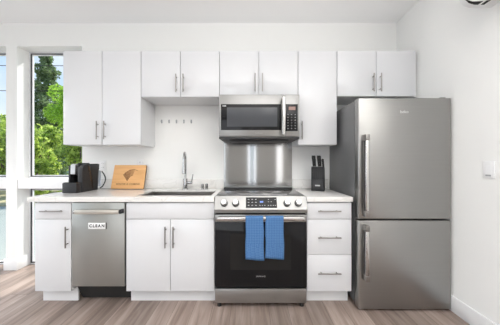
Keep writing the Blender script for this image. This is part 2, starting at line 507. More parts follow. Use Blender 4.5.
def window(n, x0, x1, z0, z1, y, label):
    f = newbm()
    frame(f, x0, x1, z0, z1, y, y + 0.034, 0.012)
    o = struct('window_%d' % n, f, M['frame'], label, 'window')
    g = newbm(); frame(g, x0 + 0.0122, x1 - 0.0122, z0 + 0.0122, z1 - 0.0122, y + 0.003, y + 0.030, 0.011)
    struct('window_gasket', g, M['gasket'], parent=o)
    g = newbm(); frame(g, x0 + 0.0234, x1 - 0.0234, z0 + 0.0234, z1 - 0.0234, y + 0.010, y + 0.028, 0.009)
    struct('window_sash', g, M['frame'], parent=o)
    p = newbm(); box(p, x0 + 0.0326, x1 - 0.0326, y + 0.016, y + 0.021, z0 + 0.0326, z1 - 0.0326)
    struct('window_pane', p, M['glass'], parent=o)
    return o
GY = 0.135
window(1, w2x0 + 0.002, w2x1 - 0.002, 1.0195, wtop - 0.002, GY, 'tall upper window pane beside white wall cabinets, trees outside')
window(2, w2x0 + 0.002, w2x1 - 0.002, 0.002, 0.9035, GY, 'lower window pane half hidden behind the counter end')
window(3, w1x0 + 0.002, w1x1 - 0.002, 1.0195, wtop - 0.002, GY, 'upper window at the far left edge showing sky')
window(4, w1x0 + 0.002, w1x1 - 0.002, 0.002, 0.9035, GY, 'lower window at the far left edge showing the road')
for k, (x0, x1, z0, z1) in enumerate(openings):
    window(5 + k, x0 + 0.002, x1 - 0.002, z0 + 0.002, z1 - 0.002, RW_Y - 0.12, ('wide patio window', 'slim window', 'tall window')[k] + ' in the wall behind the viewer')
f = newbm()
for a, b_, c, d in ((ly0, ly0 + .03, lz0, lz1), (ly1 - .03, ly1, lz0, lz1), (ly0, ly1, lz0, lz0 + .03), (ly0, ly1, lz1 - .03, lz1), (-1.92, -1.88, lz0, lz1)):
    box(f, LW_X - 0.12, LW_X - 0.05, a + .001, b_ - .001, c + .001, d - .001)
o = struct('window_8', f, M['frame'], 'wide window in the left wall of the room', 'window')
p = newbm(); box(p, LW_X - 0.09, LW_X - 0.084, ly0 + .03, ly1 - .03, lz0 + .03, lz1 - .03)
struct('window_pane', p, M['glass'], parent=o)

# baseboards
BH = 0.128
bm = newbm(); box(bm, RX - 0.012, RX - 0.0005, RW_Y + 0.02, -0.02, 0.0005, BH, 0.003)
struct('baseboard_right', bm, M['trim'], 'white baseboard along the wall beside the fridge', 'baseboard')
bm = newbm()
box(bm, w1x1 - 0.014, w2x0 + 0.014, -0.015, -0.0005, 0.0005, BH, 0.003)
box(bm, w2x0 + 0.0005, w2x0 + 0.014, -0.0004, GY - 0.002, 0.0005, BH, 0.003)
struct('baseboard_pier', bm, M['trim'], 'white baseboard around foot of the pier between windows', 'baseboard')
bm = newbm(); box(bm, LW_X + 0.0005, LW_X + 0.016, RW_Y + 0.02, -0.02, 0.0005, BH, 0.003)
struct('baseboard_left', bm, M['trim'], 'white baseboard at far left of room', 'baseboard')

# ------------------------------------------------------------------ wall cabinets
CD = 0.305        # carcass depth; doors add 0.02
def door_leaf(parent, x0, x1, z0, z1, yf, hx=None, hz=None, th=0.019, name='door', hlen=0.175, horiz=False):
    b = newbm(); box(b, x0, x1, yf, yf + th, z0, z1, 0.0015, 2)
    d = obj(name, b, M['cab'], parent)
    if hx is not None:
        if horiz: hb = bar_pull_bm((hx - hlen/2, yf, hz), (hx + hlen/2, yf, hz))
        else: hb = bar_pull_bm((hx, yf, hz - hlen/2), (hx, yf, hz + hlen/2))
        obj('handle', hb, M['nickel'], d)
    return d
def carcass(parent, x0, x1, y0, y1, z0, z1):
    b = newbm(); box(b, x0, x1, y0, y1, z0, z1, 0.001, 1)
    return obj('cabinet_body', b, M['cab_box'], parent)
def wall_cabinet(x0, x1, z0, z1, label, handles):
    t = thing('wall_cabinet', label, 'cabinet', ((x0 + x1)/2, -CD/2, z0), 'white wall cabinets')
    carcass(t, x0 + 0.0008, x1 - 0.0008, -CD, -0.002, z0, z1)
    n = len(handles); w = (x1 - x0)/n
    for i, (hx, hz) in enumerate(handles):
        door_leaf(t, x0 + w*i + 0.0027, x0 + w*(i+1) - 0.0027, z0 + 0.002, z1 - 0.001, -CD - 0.0205, hx, hz)
    return t
UT = 2.286
wall_cabinet(-1.816, -1.058, 1.372, UT, 'tall white two-door wall cabinet beside the window', [(-1.472, 1.510), (-1.402, 1.510)])
wall_cabinet(-1.058, -0.296, 1.836, UT, 'short white two-door wall cabinet above the sink', [(-0.712, 1.962), (-0.642, 1.962)])
wall_cabinet(-0.296, 0.466, 1.846, UT, 'short white two-door wall cabinet above the microwave', [(0.050, 1.968), (0.120, 1.968)])
wall_cabinet(0.466, 0.845, 1.372, UT, 'tall narrow white single-door wall cabinet right of the microwave', [(0.500, 1.510)])
wall_cabinet(0.845, 1.607, 1.842, UT, 'short white two-door wall cabinet above the fridge', [(1.190, 1.970), (1.260, 1.970)])
bm = newbm(); box(bm, 1.609, RX - 0.001, -CD + 0.01, -0.002, 1.842, UT)
struct('trim_3', bm, M['cab_box'], 'white filler strip between wall cabinet and right wall', 'filler strip')

# ------------------------------------------------------------------ base cabinets
YB = -0.604       # carcass front
YD = -0.6245      # door front
CZ0, CZ1 = 0.122, 0.872
def base(name, x0, x1, label, group=None):
    t = thing(name, label, 'cabinet', ((x0 + x1)/2, -0.30, 0.0), group)
    b = newbm()
    if name == 'sink_cabinet':   # open top so that the bowl hangs inside
        box(b, x0 + .001, x0 + .018, YB, -0.004, CZ0, CZ1); box(b, x1 - .018, x1 - .001, YB, -0.004, CZ0, CZ1)
        box(b, x0 + .018, x1 - .018, YB, -0.004, CZ0, CZ0 + .018); box(b, x0 + .018, x1 - .018, -0.02, -0.004, CZ0 + .018, CZ1)
        box(b, x0 + .018, x1 - .018, YB, YB + .015, CZ0 + .018, CZ1)
    else:
        box(b, x0 + .001, x1 - .001, YB, -0.004, CZ0, CZ1, 0.001, 1)
    obj('cabinet_body', b, M['cab_box'], t)
    b = newbm(); box(b, x0 + .002, x1 - .002, -0.55, -0.535, 0.0, CZ0 - 0.0005)
    obj('toe_kick', b, M['cab_box'], t)
    return t
t = base('base_cabinet', -1.800, -1.494, 'narrow white base cabinet with one drawer at left counter end', 'white base cabinets')
door_leaf(t, -1.798, -1.497, 0.728, 0.862, YD, -1.640, 0.797, name='drawer', horiz=True, hlen=0.185)
door_leaf(t, -1.798, -1.497, 0.124, 0.724, YD, -1.520, 0.583)
t = base('sink_cabinet', -1.036, -0.297, 'wide white two-door base cabinet below the sink', 'white base cabinets')
b = newbm(); box(b, -1.034, -0.299, YD, YD + 0.019, 0.728, 0.862, 0.0015); obj('false_drawer_front', b, M['cab'], t)
door_leaf(t, -1.034, -0.6685, 0.124, 0.724, YD, -0.700, 0.583)
door_leaf(t, -0.6645, -0.299, 0.124, 0.724, YD, -0.634, 0.583)
t = base('drawer_cabinet', 0.474, 0.850, 'white base cabinet with three drawers between range and fridge', 'white base cabinets')
for z0, z1, hz in ((0.728, 0.862, 0.797), (0.432, 0.724, 0.578), (0.124, 0.428, 0.282)):
    door_leaf(t, 0.477, 0.848, z0, z1, YD, 0.656, hz, name='drawer', horiz=True, hlen=0.19)

# ------------------------------------------------------------------ countertops
QZ0, QZ1 = 0.874, 0.914
SX0, SX1, SY0, SY1 = -0.985, -0.338, -0.560, -0.215
t = thing('countertop', 'white veined quartz countertop around the sink, left of range', 'countertop', (-1.07, -0.32, QZ0))
bm = newbm()
cx0, cx1, cy0, cy1 = -1.843, -0.297, -0.645, -0.002
def slab_with_hole(bm, z0, z1, grow, front_bevel):
    xs = [cx0, SX0 - grow, SX1 + grow, cx1]; ys = [cy0, SY0 - grow, SY1 + grow, cy1]
    g = [[bm.verts.new((x, y, z1)) for y in ys] for x in xs]
    h = [[bm.verts.new((x, y, z0)) for y in ys] for x in xs]
    for i in range(3):
        for j in range(3):
            if i == 1 and j == 1: continue
            bm.faces.new((g[i][j], g[i+1][j], g[i+1][j+1], g[i][j+1]))
            bm.faces.new((h[i][j+1], h[i+1][j+1], h[i+1][j], h[i][j]))
    for k in range(3):
        bm.faces.new((g[k][0], h[k][0], h[k+1][0], g[k+1][0])); bm.faces.new((g[k+1][3], h[k+1][3], h[k][3], g[k][3]))
        bm.faces.new((g[0][k+1], h[0][k+1], h[0][k], g[0][k])); bm.faces.new((g[3][k], h[3][k], h[3][k+1], g[3][k+1]))
    ring = [(1,1),(2,1),(2,2),(1,2)]
    for k in range(4):
        a, b_ = ring[k], ring[(k+1) % 4]
        bm.faces.new((g[a[0]][a[1]], g[b_[0]][b_[1]], h[b_[0]][b_[1]], h[a[0]][a[1]]))
    if front_bevel:
        es = [e for e in bm.edges if all(abs(v.co.z - z1) < 1e-5 for v in e.verts) and (all(abs(v.co.y - cy0) < 1e-5 for v in e.verts) or all(abs(v.co.x - cx0) < 1e-5 for v in e.verts))]
        bmesh.ops.bevel(bm, geom=es, offset=0.003, segments=2, affect='EDGES', profile=0.5)
slab_with_hole(bm, QZ1 - 0.012, QZ1, 0.0, True)
slab_with_hole(bm, QZ0, QZ1 - 0.012, 0.020, False)
obj('worktop', bm, M['quartz'], t)
bm = newbm(); box(bm, -1.876, -0.297, -0.020, -0.0005, QZ1 + 0.0003, 1.015, 0.0015); obj('backsplash', bm, M['quartz'], t)
t = thing('countertop', 'short quartz countertop between the range and the fridge', 'countertop', (0.66, -0.32, QZ0))
bm = newbm(); box(bm, 0.473, 0.852, -0.645, -0.002, QZ0, QZ1, 0.003); obj('worktop', bm, M['quartz'], t)
bm = newbm(); box(bm, 0.473, 0.866, -0.020, -0.0005, QZ1 + 0.0003, 1.015, 0.0015); obj('backsplash', bm, M['quartz'], t)

# ------------------------------------------------------------------ sink, faucet, caps
t = thing('sink', 'rectangular stainless undermount sink bowl set in the counter', 'sink', (-0.66, -0.39, 0.68))
bm = newbm()
m_ = 0.004
a0, a1, b0, b1 = SX0 - m_, SX1 + m_, SY0 - m_, SY1 + m_
zt, zb = QZ1 - 0.0126, 0.675
box(bm, a0 - .012, a0, b0 - .012, b1 + .012, zb, zt); box(bm, a1, a1 + .012, b0 - .012, b1 + .012, zb, zt)
box(bm, a0, a1, b0 - .012, b0, zb, zt); box(bm, a0, a1, b1, b1 + .012, zb, zt)
box(bm, a0 - .012, a1 + .012, b0 - .012, b1 + .012, zb - .01, zb)
obj('bowl', bm, M['steel_sink'], t)
bm = newbm(); cyl(bm, (-0.66, -0.30, zb + .0005), (-0.66, -0.30, zb + .006), 0.055, 0.05, n=28); cyl(bm, (-0.66, -0.30, zb + .006), (-0.66, -0.30, zb + .012), 0.02, 0.016, n=20)
obj('drain', bm, M['chrome'], t)

fx, fy = -0.690, -0.110
t = thing('faucet', 'tall chrome pull-down kitchen faucet standing behind the sink', 'faucet', (fx, fy, QZ1))
bm = newbm()
cyl(bm, (fx, fy, QZ1 + .0005), (fx, fy, QZ1 + .010), 0.030, 0.028, n=28); cyl(bm, (fx, fy, QZ1 + .010), (fx, fy, QZ1 + .115), 0.023, 0.022, n=28)
obj('base', bm, M['chrome'], t)
dx, dy = 0.19, -0.98
bm = newbm()
pts = [(fx, fy, QZ1 + .115), (fx, fy, 1.15), (fx, fy, 1.23)]
rad = 0.072
for k in range(1, 13):
    an = math.pi*k/12
    u = rad*(1 - math.cos(an))
    pts.append((fx + dx*u, fy + dy*u, 1.23 + rad*math.sin(an)))
pts.append((fx + dx*2*rad, fy + dy*2*rad, 1.205))
tube(bm, pts, 0.0115, n=16)
obj('spout', bm, M['chrome'], t)
hx_, hy_ = fx + dx*2*rad, fy + dy*2*rad
bm = newbm(); cyl(bm, (hx_, hy_, 1.205), (hx_, hy_, 1.16), 0.015, 0.017, n=22); cyl(bm, (hx_, hy_, 1.16), (hx_, hy_, 1.09), 0.017, 0.019, n=22); cyl(bm, (hx_, hy_, 1.09), (hx_, hy_, 1.084), 0.016, 0.015, n=22)
obj('spray_head', bm, M['chrome'], t)
bm = newbm(); cyl(bm, (fx + .018, fy, .985), (fx + .072, fy, .985), 0.014, 0.013, n=20); cyl(bm, (fx + .066, fy, .99), (fx + .082, fy - .006, 1.075), 0.006, 0.0045, n=14)
obj('lever', bm, M['chrome'], t)
for k, x in enumerate((-0.505, -0.462)):
    b = newbm()
    hgt = (0.058, 0.062)[k]
    cyl(b, (x, -0.115, QZ1 + .0005), (x, -0.115, QZ1 + .006), 0.019, n=22); cyl(b, (x, -0.115, QZ1 + .006), (x, -0.115, QZ1 + hgt - .008), 0.0145, n=22); cyl(b, (x, -0.115, QZ1 + hgt - .008), (x, -0.115, QZ1 + hgt), 0.0145, 0.010, n=22)
    o = obj('counter_cap', b, M['chrome'], origin=(x, -0.115, QZ1))
    tag(o, ('short chrome cap on the counter, nearer the faucet', 'short chrome cap on the counter, nearer the range')[k], 'cap', 'chrome caps behind the sink')

# ------------------------------------------------------------------ steel splash panel
bm = newbm(); box(bm, -0.290, 0.468, -0.006, -0.0008, 0.93, 1.600, 0.0008, 1)
tag(obj('splash_panel', bm, M['steel_panel'], origin=(0.088, -0.003, 0.93)), 'brushed stainless splash panel on wall between range and microwave', 'splash panel')

# ------------------------------------------------------------------ dishwasher
dx0, dx1 = -1.490, -1.040
t = thing('dishwasher', 'slim stainless dishwasher built in under the counter', 'dishwasher', (-1.265, -0.3, 0))
bm = newbm(); box(bm, dx0 + .002, dx1 - .004, -0.585, -0.02, 0.16, 0.868); box(bm, dx0 + .002, dx1 - .004, -0.49, -0.02, 0.10, 0.1598); obj('tub_body', bm, M['black'], t)
bm = newbm(); box(bm, dx0 + .003, -1.046, -0.628, -0.587, 0.165, 0.866, 0.004); dd = obj('door', bm, M['steel_dw'], t)
bm = newbm(); box(bm, -1.4355, -1.072, -0.672, -0.655, 0.778, 0.812, 0.003)
hh = obj('handle', bm, M['satin'], dd)
bm = newbm(); box(bm, -1.068, -1.050, -0.674, -0.6285, 0.781, 0.816, 0.004); box(bm, -1.075, -1.068, -0.670, -0.656, 0.785, 0.807)
obj('handle_bracket', bm, M['dark'], dd)
bm = newbm(); box(bm, -1.452, -1.436, -0.668, -0.6285, 0.781, 0.809, 0.003); obj('handle_bracket', bm, M['steel_bright'], dd)
bm = newbm(); prism(bm, [(-0.584, 0.158), (-0.560, 0.158), (-0.500, 0.004), (-0.510, 0.004)], 'x', dx0 + .006, dx1 - .006); obj('kick_plate', bm, M['rubber'], t)
for x in (dx0 + .04, dx1 - .05):
    for y in (-0.42, -0.09):
        bm = newbm(); cyl(bm, (x, y, 0.0005), (x, y, 0.0995), 0.012, n=12); obj('foot', bm, M['black'], t)
# clean / dirty magnet
t = thing('magnet_sign', 'small white magnet reading CLEAN on the dishwasher door', 'magnet', (-1.27, -0.629, 0.645))
bm = newbm(); box(bm, -1.345, -1.201, -0.636, -0.6285, 0.647, 0.698, 0.0015); obj('plate', bm, M['white_plastic'], t)
bm = newbm(); box(bm, -1.2005, -1.1965, -0.6365, -0.6285, 0.646, 0.699, 0.001); obj('slider_end', bm, M['black'], t)
bm = newbm(); front_text(bm, 'CLEAN', 0.033, -1.272, -0.6366, 0.6725, spacing=1.36, bold=0.0009)
obj('lettering', bm, M['ink'], t)

# ------------------------------------------------------------------ range
rx0, rx1 = -0.2925, 0.4695
t = thing('range', 'stainless slide-in electric range with black glass oven door', 'stove', (0.0885, -0.33, 0))
bm = newbm(); box(bm, rx0 + .002, rx1 - .002, -0.598, -0.008, 0.035, 0.900); obj('body', bm, M['dark'], t)
bm = newbm(); box(bm, rx0, rx1, -0.606, -0.030, 0.9005, 0.917, 0.003); ck = obj('cooktop', bm, M['cooktop'], t)
bm = newbm()
def ring_bm(b, x, y, r, w=0.003, z=0.9173, n=48):
    a = [b.verts.new((x + math.cos(2*math.pi*k/n)*r, y + math.sin(2*math.pi*k/n)*r, z)) for k in range(n)]
    c = [b.verts.new((x + math.cos(2*math.pi*k/n)*(r - w), y + math.sin(2*math.pi*k/n)*(r - w), z)) for k in range(n)]
    for k in range(n):
        j = (k + 1) % n; b.faces.new((a[k], a[j], c[j], c[k]))
for x, y, r in ((-.10, -.44, .115), (-.10, -.44, .075), (-.10, -.17, .075), (.27, -.44, .105), (.27, -.17, .075), (.088, -.17, .05)):
    ring_bm(bm, x, y, r)
obj('burner_marks', bm, M['ring'], ck, smooth=0)
bm = newbm(); box(bm, rx0 + .003, rx1 - .003, -0.029, -0.008, 0.9005, 0.926, 0.003); obj('rear_trim', bm, M['black'], t)
# slanted control panel
bm = newbm()
prof = [(-0.599, 0.790), (-0.668, 0.788), (-0.670, 0.816), (-0.615, 0.918), (-0.607, 0.920), (-0.6065, 0.900), (-0.599, 0.899)]
prism(bm, prof, 'x', rx0, rx1); cp = obj('control_panel', bm, M['steel_range'], t)
p_lo, p_hi = Vector((0, -0.670, 0.816)), Vector((0, -0.615, 0.918))
upv = (p_hi - p_lo).normalized(); nrm = Vector((0, -upv.z, upv.y))
def onpanel(x, f, o_=0.0):
    q = p_lo.lerp(p_hi, f) + nrm*o_; return Vector((x, q.y, q.z))
for x in (-0.213, -0.119, 0.306, 0.398):
    b = newbm(); cyl(b, onpanel(x, .46, .0006), onpanel(x, .46, .008), 0.030, 0.0295, n=32)
    k = obj('knob_base', b, M['dark'], cp)
    b = newbm(); cyl(b, onpanel(x, .46, .0085), onpanel(x, .46, .034), 0.026, 0.024, n=32)
    c_, d_ = onpanel(x, .46, .034), onpanel(x, .46, .040)
    cyl(b, c_, d_, 0.0238, 0.020, n=32)
    obj('knob', b, M['chrome'], cp)
def slab_on_panel(x0, x1, f0, f1, th):
    b = newbm()
    A = [onpanel(x0, f0, .0006), onpanel(x1, f0, .0006), onpanel(x1, f1, .0006), onpanel(x0, f1, .0006)]
    B = [p + nrm*th for p in A]
    va = [b.verts.new(p) for p in A]; vb = [b.verts.new(p) for p in B]
    b.faces.new(va); b.faces.new(list(reversed(vb)))
    for i in range(4): b.faces.new((va[i], va[(i+1)%4], vb[(i+1)%4], vb[i]))
    return b
dp = obj('display_panel', slab_on_panel(-0.034, 0.222, .12, .90, .0015), M['black_glass'], cp)
b = slab_on_panel(0.082, 0.110, .50, .62, .0025); obj('clock_display', b, M['blue_led'], cp)
marks = [(x, r_, .013) for r_ in (.28, .50, .72) for x in (-.018, .012, .042)] + [(x, .28, .008) for x in (.078, .098, .118, .148, .168, .188, .205)]
marks += [(x, r_, .008) for x, r_ in ((.150, .55), (.150, .72), (.172, .55), (.205, .72))]
for x, r_, w_ in marks:
    obj('button_mark', slab_on_panel(x, x + w_, r_, r_ + .04, .0022), M['print_grey'], cp, smooth=0)
# door
YO = -0.652
bm = newbm(); box(bm, rx0 + .003, rx1 - .003, YO, -0.600, 0.168, 0.772, 0.004)
od = obj('oven_door', bm, M['black_glass'], t)
bm = newbm(); box(bm, rx0 + .003, rx1 - .003, YO - .004, YO - .0005, 0.712, 0.771, 0.0015); obj('door_band', bm, M['steel'], od)
bm = newbm(); box(bm, rx0 + .13, rx1 - .13, YO - .0015, YO - .0004, 0.315, 0.610); obj('oven_window', bm, M['oven_glass'], od)
bm = newbm(); box(bm, rx0 + .030, rx1 - .030, -0.712, -0.690, 0.733, 0.765, 0.008, 3)
box(bm, rx0 + .034, rx0 + .060, -0.692, YO - .0045, 0.737, 0.761, 0.003); box(bm, rx1 - .060, rx1 - .034, -0.692, YO - .0045, 0.737, 0.761, 0.003)
obj('handle', bm, M['steel_bright'], od)
bm = newbm(); front_text(bm, 'SAMSUNG', 0.0155, 0.0885, YO - .001, 0.262, spacing=1.15); obj('lettering', bm, M['print_grey'], od)
bm = newbm(); box(bm, rx0 + .003, rx1 - .003, -0.650, -0.600, 0.040, 0.158, 0.004); obj('drawer', bm, M['steel'], t)
for x in (rx0 + .035, rx1 - .035):
    for y in (-0.615, -0.06):
        b = newbm(); cyl(b, (x, y, 0.0005), (x, y, 0.0345), 0.018, 0.016, n=16); obj('foot', b, M['rubber'], t)

# ------------------------------------------------------------------ towels over the oven handle
def towel(x0, x1, drop, label, seed):
    rnd = random.Random(seed)
    bm = newbm()
    nx = 12
    # path over the bar: back hanging end -> over -> front hanging end (y, z)
    path = []
    zt_, zb_ = 0.765, 0.733
    path += [(-0.6875 + 0.0008, z) for z in (0.60, 0.64, 0.68, 0.72, 0.745)]
    for k in range(0, 9):
        an = math.pi*k/8
        path.append((-0.701 + 0.0150*math.cos(an), 0.756 + 0.0135*math.sin(an)))
    n_ = 16
    for k in range(1, n_ + 1):
        path.append((-0.7165 - 0.004*math.sin(k/n_*2.2), 0.756 - (0.756 - drop)*k/n_))
    grid = []
    for i in range(nx + 1):
        u = i/nx
        col = []
        for j, (y, z) in enumerate(path):
            hang = max(0, (0.73 - z))/0.3
            front = j > 9
            wob = 0.0035*math.sin(u*7 + seed*1.7 + hang*2)*hang
            x = x0 + (x1 - x0)*u + (0.006*(u - .3))*hang + 0.0015*math.sin(seed + z*30)
            yy = y - (abs(wob) if front else 0)
            zz = z - (0.006*u*hang if front else 0) + (0.003*math.sin(seed*2 + u*3)*hang if front else 0)
            col.append(bm.verts.new((x, yy, zz)))
        grid.append(col)
    for i in range(nx):
        for j in range(len(path) - 1):
            bm.faces.new((grid[i][j], grid[i+1][j], grid[i+1][j+1], grid[i][j+1]))
    o = obj('dish_towel', bm, M['towel'], origin=((x0 + x1)/2, -0.7, 0.76), smooth=70)
    s = o.modifiers.new('thick', 'SOLIDIFY'); s.thickness = 0.005; s.offset = 1.0
    tag(o, label, 'towel', 'blue towels on the oven handle')
    return o
towel(-0.034, 0.107, 0.432, 'folded blue towel on oven handle, hanging slightly lower nearer the sink', 1)
towel(0.124, 0.266, 0.440, 'folded blue towel on oven handle, nearer the three-drawer cabinet', 4)

# ------------------------------------------------------------------ microwave
mx0, mx1, mz0, mz1 = -0.291, 0.463, 1.425, 1.840
t = thing('microwave', 'stainless over-the-range microwave with dark glass door', 'microwave', (0.086, -0.2, mz0))
bm = newbm(); box(bm, mx0 + .002, mx1 - .002, -0.365, -0.008, mz0, mz1 - .002); obj('body', bm, M['dark'], t)
YM = -0.402
bm = newbm(); box(bm, mx0, 0.324, YM, -0.366, mz0 + .018, mz1 - .003, 0.004); md = obj('door', bm, M['steel_range'], t)
bm = newbm(); box(bm, -0.272, 0.291, YM - .003, YM - .0004, 1.503, 1.746, 0.001); mg = obj('door_glass', bm, M['black_glass'], md)
bm = newbm(); box(bm, -0.215, 0.255, YM - .0042, YM - .0032, 1.535, 1.715); obj('window_mesh', bm, M['micro_glass'], md)
bm = newbm(); box(bm, 0.297, 0.326, -0.452, -0.438, 1.452, 1.806, 0.006, 3); box(bm, 0.300, 0.320, -0.440, YM - .0005, 1.458, 1.476, 0.003); box(bm, 0.300, 0.320, -0.440, YM - .0005, 1.782, 1.800, 0.003)
obj('handle', bm, M['steel_bright'], md)
bm = newbm(); front_text(bm, 'SAMSUNG', 0.014, 0.083, YM - .001, 1.474, spacing=1.15); obj('lettering', bm, M['print_grey'], md)
for k in range(3):
    bm = newbm(); box(bm, -0.256 + .012*k, -0.248 + .012*k, YM - .0042, YM - .0032, 1.722, 1.736); obj('printed_mark', bm, M['print_grey'], md)
bm = newbm(); box(bm, 0.326, mx1, YM, -0.366, mz0 + .018, mz1 - .003, 0.004); mc = obj('control_panel', bm, M['steel_range'], t)
bm = newbm(); box(bm, 0.330, 0.447, YM - .003, YM - .0004, 1.494, 1.746, 0.001); obj('keypad', bm, M['black_glass'], mc)
bm = newbm(); box(bm, 0.362, 0.425, YM - .0045, YM - .0033, 1.690, 1.722); obj('display', bm, M['red_led'], mc)
for r_ in range(6):
    for c_ in range(3):
        bm = newbm(); box(bm, 0.350 + c_*.034, 0.360 + c_*.034, YM - .0042, YM - .0032, 1.516 + r_*.026, 1.520 + r_*.026)
        obj('button_mark', bm, M['print_grey'], mc)
bm = newbm(); box(bm, mx0, mx1, -0.400, -0.366, mz0 - .004, mz0 + .0165, 0.003); obj('vent_grille', bm, M['black'], t)
bm = newbm(); box(bm, -0.20, 0.37, -0.34, -0.05, mz0 - .014, mz0 - .0005, 0.004); obj('grease_filter', bm, M['dark'], t)

# ------------------------------------------------------------------ fridge
fx0, fx1, fzt = 0.874, 1.622, 1.722
t = thing('refrigerator', 'tall stainless two-door fridge with freezer below against right wall', 'refrigerator', (1.243, -0.35, 0))
bm = newbm(); box(bm, fx0 + .003, fx1 - .003, -0.618, -0.030, 0.030, fzt - .004, 0.004); obj('body', bm, M['fridge_side'], t)
YF = -0.692
def rdoor(name, z0, z1):
    b = newbm(); box(b, fx0, fx1, YF, -0.624, z0, z1, 0.009, 3); return obj(name, b, M['steel_fridge'], t)
du = rdoor('fridge_door', 0.744, fzt); dl = rdoor('freezer_door', 0.016, 0.733)
bm = newbm(); box(bm, fx0 + .012, fx1 - .012, -0.6235, -0.6185, 0.040, 0.728); box(bm, fx0 + .012, fx1 - .012, -0.6235, -0.6185, 0.748, fzt - .010); obj('door_gasket', bm, M['black'], t)
def fhandle(parent, z0, z1):
    hx = 0.918
    b = newbm(); box(b, hx - .015, hx + .015, -0.752, -0.736, z0 + .045, z1 - .045, 0.006, 3)
    g_ = obj('handle', b, M['steel_bright'], parent)
    for a, c in ((z0, z0 + .048), (z1 - .048, z1)):
        b = newbm(); box(b, hx - .017, hx + .017, -0.755, YF - .0005, a, c, 0.005, 2); obj('handle_bracket', b, M['nickel'], parent)
    b = newbm(); box(b, hx - .014, hx - .006, -0.7358, -0.722, z0 + .05, z1 - .05); obj('handle_inner_strip', b, M['dark'], parent)
fhandle(du, 0.772, 1.422); fhandle(dl, 0.266, 0.706)
bm = newbm(); front_text(bm, 'beko', 0.034, 1.243, YF - .0012, 1.608); obj('lettering', bm, M['print_light'], du)
bm = newbm(); box(bm, 1.56, 1.606, -0.66, -0.56, fzt + .0005, fzt + .012, 0.003); obj('top_hinge', bm, M['dark'], t)
for x in (fx0 + .05, fx1 - .05):
    for y in (-0.60, -0.08):
        b = newbm(); cyl(b, (x, y, 0.0005), (x, y, 0.0295), 0.02, n=16); obj('foot', b, M['rubber'], t)
bm = newbm(); box(bm, fx0 + .01, fx1 - .01, -0.612, -0.600, 0.006, 0.0295); obj('kick_plate', bm, M['black'], t)

# ------------------------------------------------------------------ coffee machine
t = thing('coffee_machine', 'black pod coffee machine on the counter end beside the window', 'coffee machine', (-1.69, -0.25, QZ1))
z0 = QZ1 + 0.002
kx0, kx1 = -1.738, -1.596
# side cheeks with rounded shoulder
prof = [(-0.365, z0), (-0.150, z0), (-0.145, z0 + .20), (-0.128, z0 + .215), (-0.126, z0 + .268), (-0.150, z0 + .272), (-0.30, z0 + .270), (-0.335, z0 + .262), (-0.358, z0 + .240), (-0.366, z0 + .205)]
bm = newbm(); prism(bm, prof, 'x', kx1 - .045, kx1, 0.004); obj('body', bm, M['dark'], t)
bm = newbm(); box(bm, kx0, kx1 - .0455, -0.26, -0.150, z0, z0 + .262, 0.005); obj('core_housing', bm, M['blackgloss'], t)
bm = newbm(); box(bm, kx0 + .002, kx0 + .020, -0.360, -0.262, z0, z0 + .255, 0.005); obj('side_cheek', bm, M['dark'], t)
bm = newbm(); box(bm, kx0 + .021, kx1 - .047, -0.352, -0.262, z0 + .165, z0 + .258, 0.006); bh = obj('brew_head', bm, M['blackgloss'], t)
bm = newbm(); prism(bm, [(-0.362, z0 + .175), (-0.354, z0 + .172), (-0.354, z0 + .2585), (-0.300, z0 + .2595), (-0.300, z0 + .272), (-0.345, z0 + .270), (-0.360, z0 + .255)], 'x', kx0 + .024, kx0 + .066); obj('lever_plate', bm, M['silver'], t)
bm = newbm(); box(bm, kx0 + .07, kx1 - .05, -0.335, -0.20, z0 + .2625, z0 + .280, 0.005); obj('lid', bm, M['dark'], t)
bm = newbm(); box(bm, kx0 - .004, kx1 - .012, -0.425, -0.368, z0 - .001, z0 + .092, 0.006); tr = obj('drip_tray', bm, M['dark'], t)
bm = newbm(); box(bm, kx0 + .004, kx1 - .020, -0.418, -0.372, z0 + .0925, z0 + .097); obj('drip_grid', bm, M['blackgloss'], tr)
bm = newbm(); prism(bm, [(-0.300, z0 + .25), (-0.272, z0 + .25), (-0.212, z0 + .02), (-0.235, z0 + .02)], 'x', kx1 + .0004, kx1 + .002); obj('side_trim', bm, M['blackgloss'], t)
bm = newbm(); box(bm, kx0 + .01, kx1 - .008, -0.143, -0.085, z0 + .03, z0 + .200, 0.01, 3); obj('water_tank', bm, M['tank'], t)
bm = newbm()
cpts = []
for k in range(15):
    an = k/14
    cpts.append((kx1 - 0.01 + 0.036*math.sin(math.pi*an), -0.075 + 0.012*an, z0 + .19 - 0.165*an))
cpts.append((kx1 - .04, -0.06, z0 + .006)); tube(bm, cpts, 0.006, n=8); obj('cord', bm, M['black'], t)

# ------------------------------------------------------------------ cutting board leaning on the wall
t = thing('cutting_board', 'engraved wooden cutting board leaning against the backsplash', 'cutting board', (-1.312, -0.112, QZ1 + 0.0058), local=True)
lean = math.atan2(0.072, 0.25)
t.rotation_euler = (-lean, 0, 0)
bw, bh_, bt = 0.350, 0.262, 0.018
def rr_poly(w, h, r, n=5):
    p = []
    for cx_, cz_, a in ((w/2 - r, r, -90), (w/2 - r, h - r, 0), (-w/2 + r, h - r, 90), (-w/2 + r, r, 180)):
        for k in range(n + 1):
            an = R(a + 90*k/n); p.append((cx_ + r*math.cos(an), cz_ + r*math.sin(an)))
    return p
bm = newbm(); prism(bm, rr_poly(bw, bh_, 0.008), 'y', 0.0, bt)
for f in bm.faces:
    f.material_index = 1 if abs(f.normal.y) < 0.5 else 0
bm.normal_update()
for f in bm.faces: f.material_index = 1 if abs(f.normal.y) < 0.5 else 0
obj('board', bm, [M['board'], M['board_edge']], t)
